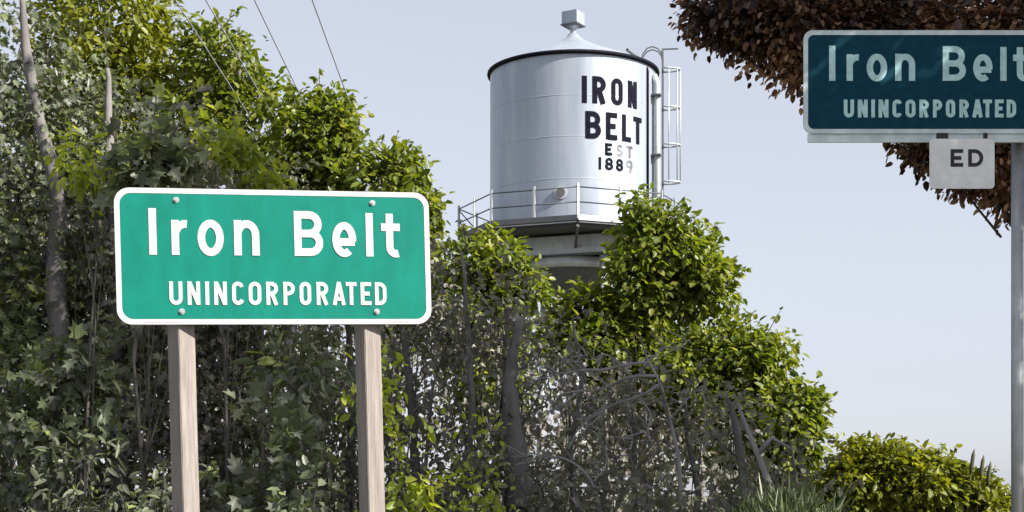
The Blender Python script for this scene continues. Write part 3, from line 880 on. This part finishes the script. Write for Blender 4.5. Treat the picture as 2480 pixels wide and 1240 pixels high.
def dead_bush():
    Y = 13.2
    r = empty('dead_bush', at(1600, HZ, Y).xy[:] + (0,), 'leafless bush of tangled pale grey branches right of the broken trunk', 'dead bush')
    base = Vector((r.location.x, r.location.y, 0))
    P = [[(1650, 1240), (1640, 1100), (1622, 1000), (1598, 920), (1565, 868), (1548, 815)], [(1570, 872), (1520, 878), (1455, 903), (1410, 898), (1350, 903), (1318, 884), (1288, 868)], [(1590, 905), (1520, 915), (1465, 948), (1390, 944), (1335, 962), (1270, 950)],
         [(1600, 925), (1545, 958), (1480, 980), (1440, 1018), (1398, 1035), (1372, 1082)], [(1535, 965), (1520, 1010), (1532, 1062), (1525, 1110), (1552, 1160)], [(1500, 885), (1468, 858), (1430, 868), (1400, 852)], [(1420, 900), (1402, 876), (1375, 872)],
         [(1478, 942), (1475, 975), (1440, 1000), (1418, 1040)], [(1392, 946), (1360, 985), (1325, 1000), (1310, 1030)], [(1450, 1240), (1438, 1170), (1400, 1120), (1345, 1098), (1290, 1112), (1250, 1100)], [(1625, 1010), (1660, 965), (1700, 940), (1712, 990), (1700, 1040), (1722, 1080)],
         [(1572, 875), (1605, 835), (1640, 845), (1670, 820)], [(1350, 903), (1318, 918), (1275, 925)], [(1545, 958), (1580, 1010), (1565, 1050), (1590, 1090)], [(1438, 1170), (1475, 1130), (1470, 1090)]]
    rs = random.Random(5)
    for k, pl in enumerate(P):
        pts = soften([at(a + rs.uniform(-5, 5), c + rs.uniform(-7, 7), Y + rs.uniform(-.25, .25)) - base for a, c in pl])
        r0 = .022 if k == 0 else (.015 if k in (1, 2, 3, 9) else .009)
        n = len(pts)
        MB().tube(pts, [r0 * (1 - .75 * j / (n - 1)) for j in range(n)], 6).build('branch' if k else 'trunk', DEADWOOD, r)
    tw = MB()
    for k in range(130):
        pl = rs.choice(P[1:]); j = rs.randrange(len(pl) - 1); f = rs.random()
        a = Vector(pl[j]).lerp(Vector(pl[j + 1]), f)
        d = Vector((rs.uniform(-70, 20), rs.uniform(-40, 45)))
        y1 = Y + rs.uniform(-.3, .3)
        tw.tube([at(a.x, a.y, Y) - base, at(a.x + d.x * .5, a.y + d.y * .6, y1) - base, at(a.x + d.x, a.y + d.y, y1) - base], [.006, .005, .003], 4, cap=False)
    tw.build('twigs', DEADWOOD, r, kind='stuff')
dead_bush()

def second_stem():
    Y = 14.0
    p = [at(a, c, Y) for a, c in ((1885, 1240), (1862, 1170), (1835, 1100), (1808, 1035), (1795, 1000), (1788, 975))]
    b = Vector((p[0].x, Y, 0))
    r = empty('bare_trunk', b, 'pale leaning trunk leafless beside its twin at the lower right', 'tree')
    MB().tube([Vector((p[0].x, Y, -.1)) - b] + [q - b for q in p], [.038, .036, .032, .027, .020, .013, .008], 10).build('trunk', DEADWOOD, r)
    MB().tube([p[2] - b, at(1870, 1060, Y) - b, at(1920, 1090, Y) - b], [.03, .02, .01], 6).build('limb', DEADWOOD, r)
second_stem()

# ------------------------------------------------------------------ copper trees over the right of the road
def copper():
    b = Vector((7.4, 11.6, -.02))
    bl = [((6.8, 11.4, 9.6), (4.6, 3.9, 3.2)), ((3.6, 12.6, 8.7), (3.0, 2.0, 2.2)), ((4.9, 13.2, 6.3), (1.7, 1.1, 1.45)), ((3.15, 13.3, 6.95), (1.6, .9, .85)), ((9, 10, 8), (3, 3, 3)), ((1.6, 11.9, 9.6), (2.2, 1.7, 1.9)), ((6.2, 9.4, 7.9), (2.2, 1.5, 1.7)), ((5.4, 10.2, 7.0), (1.2, .9, 1.0))]  # high crown out of view, shaped to shade the thicket and dark board
    make_tree('copper_tree', 'copper leaved tree hanging over the dark teal board at the upper right', 'tree', b, bl, 1900, 14, .14, .20, COPPER, 'oval', .26, None, 14, 'copper trees by the road', 500,
              bark=COPPERBARK, sprigs=60, tone_mu=.5, tone_sd=.28, twig_n=80)
    b = Vector((11.6, 8.4, -.02))  # unseen tree, added for the shade it casts
    bl = [((10.5, 8.6, 10.5), (4.4, 3.8, 4.0)), ((12, 8, 7.5), (3.6, 3, 3)), ((8.2, 9, 12.3), (3.4, 2.6, 2.4))]
    make_tree('copper_tree', 'copper leaved tree added out of view at the right to shade the thicket', 'tree', b, bl, 420, 13, .17, .26, COPPER, 'oval', .28, None, 10, 'copper trees by the road', 501,
              bark=COPPERBARK, sprigs=30, tone_mu=.45, tone_sd=.25, twig_n=50)
copper()

def copper_sapling():
    Y = 13.2
    b = at(2780, HZ, Y); b.z = -.02
    bl = blobs_px([(1790, 20, 120, 52, .1), (1900, 70, 140, 85, 0), (2040, 120, 150, 120, 0), (2200, 170, 150, 140, 0), (2340, 240, 140, 150, 0), (2440, 340, 110, 120, 0), (2385, 395, 70, 60, .1), (2300, 330, 80, 60, .1), (2520, 420, 110, 110, 0), (2450, 120, 160, 140, .1), (2150, 20, 200, 90, .2), (2640, 250, 160, 220, 0)], Y)
    bl = [(c, (rr[0], .55, rr[2])) for c, rr in bl]
    make_tree('copper_sapling', 'low copper bough spreading close behind the dark teal board', 'tree', b, bl, 3000, 17, .070, .10, COPPER, 'oval', .09,
              [(b.x, Y, -.1), (b.x + .05, Y, 2.5), (b.x, Y, 4.3), (b.x - .5, Y, 5.2), (b.x - 1.2, Y, 5.75)], 12, 'copper trees by the road', 502, bark=COPPERBARK, sprigs=60, tone_mu=.44, tone_sd=.26, twig_n=25, limb_lo=.75,
              spots=[(at(1905, 190, Y), .42, .55), (at(2330, 70, Y), .5, .6), (at(2430, 390, Y), .45, .5), (at(2150, 60, Y), .35, .25), (at(1790, 60, Y), .3, -.2)])
copper_sapling()

# ------------------------------------------------------------------ grass on the bank
def grass():
    rs = np.random.RandomState(9)
    n = 34000
    x = rs.uniform(.9, 2.6, n); y = rs.uniform(7.6, 12.0, n)
    z = np.array([bank(a, b) - .03 for a, b in zip(x, y)])
    k = z > .55
    x, y, z = x[k], y[k], z[k]; n = len(x)
    pos = np.stack([x, y, z], 1)
    xd = rs.normal(size=(n, 3)) * np.array([.55, .55, .15]) + np.array([0.1, 0, 1.0])
    up = nrm(rs.normal(size=(n, 3)) * np.array([1, 1, .1]))
    T = np.array([(0, 0, 0), (1, 0, -.22), (.55, .011, -.06), (.1, .014, 0), (.55, -.011, -.06), (.1, -.014, 0)])
    TPL['blade'] = (T, [[0, 1, 2, 3], [0, 5, 4, 1]])
    o = leaf_mesh('tall_grass', pos, xd, up, rs.uniform(.06, .20, n) * (1 + .7 * (rs.random(n) > .96)), rs.normal(.5, .25, n), GRASS, 'blade', None)
    tag(o, 'soft green tall grass covering the bank between the leaning trunks and the olive mound', 'grass', None, 'stuff')
grass()
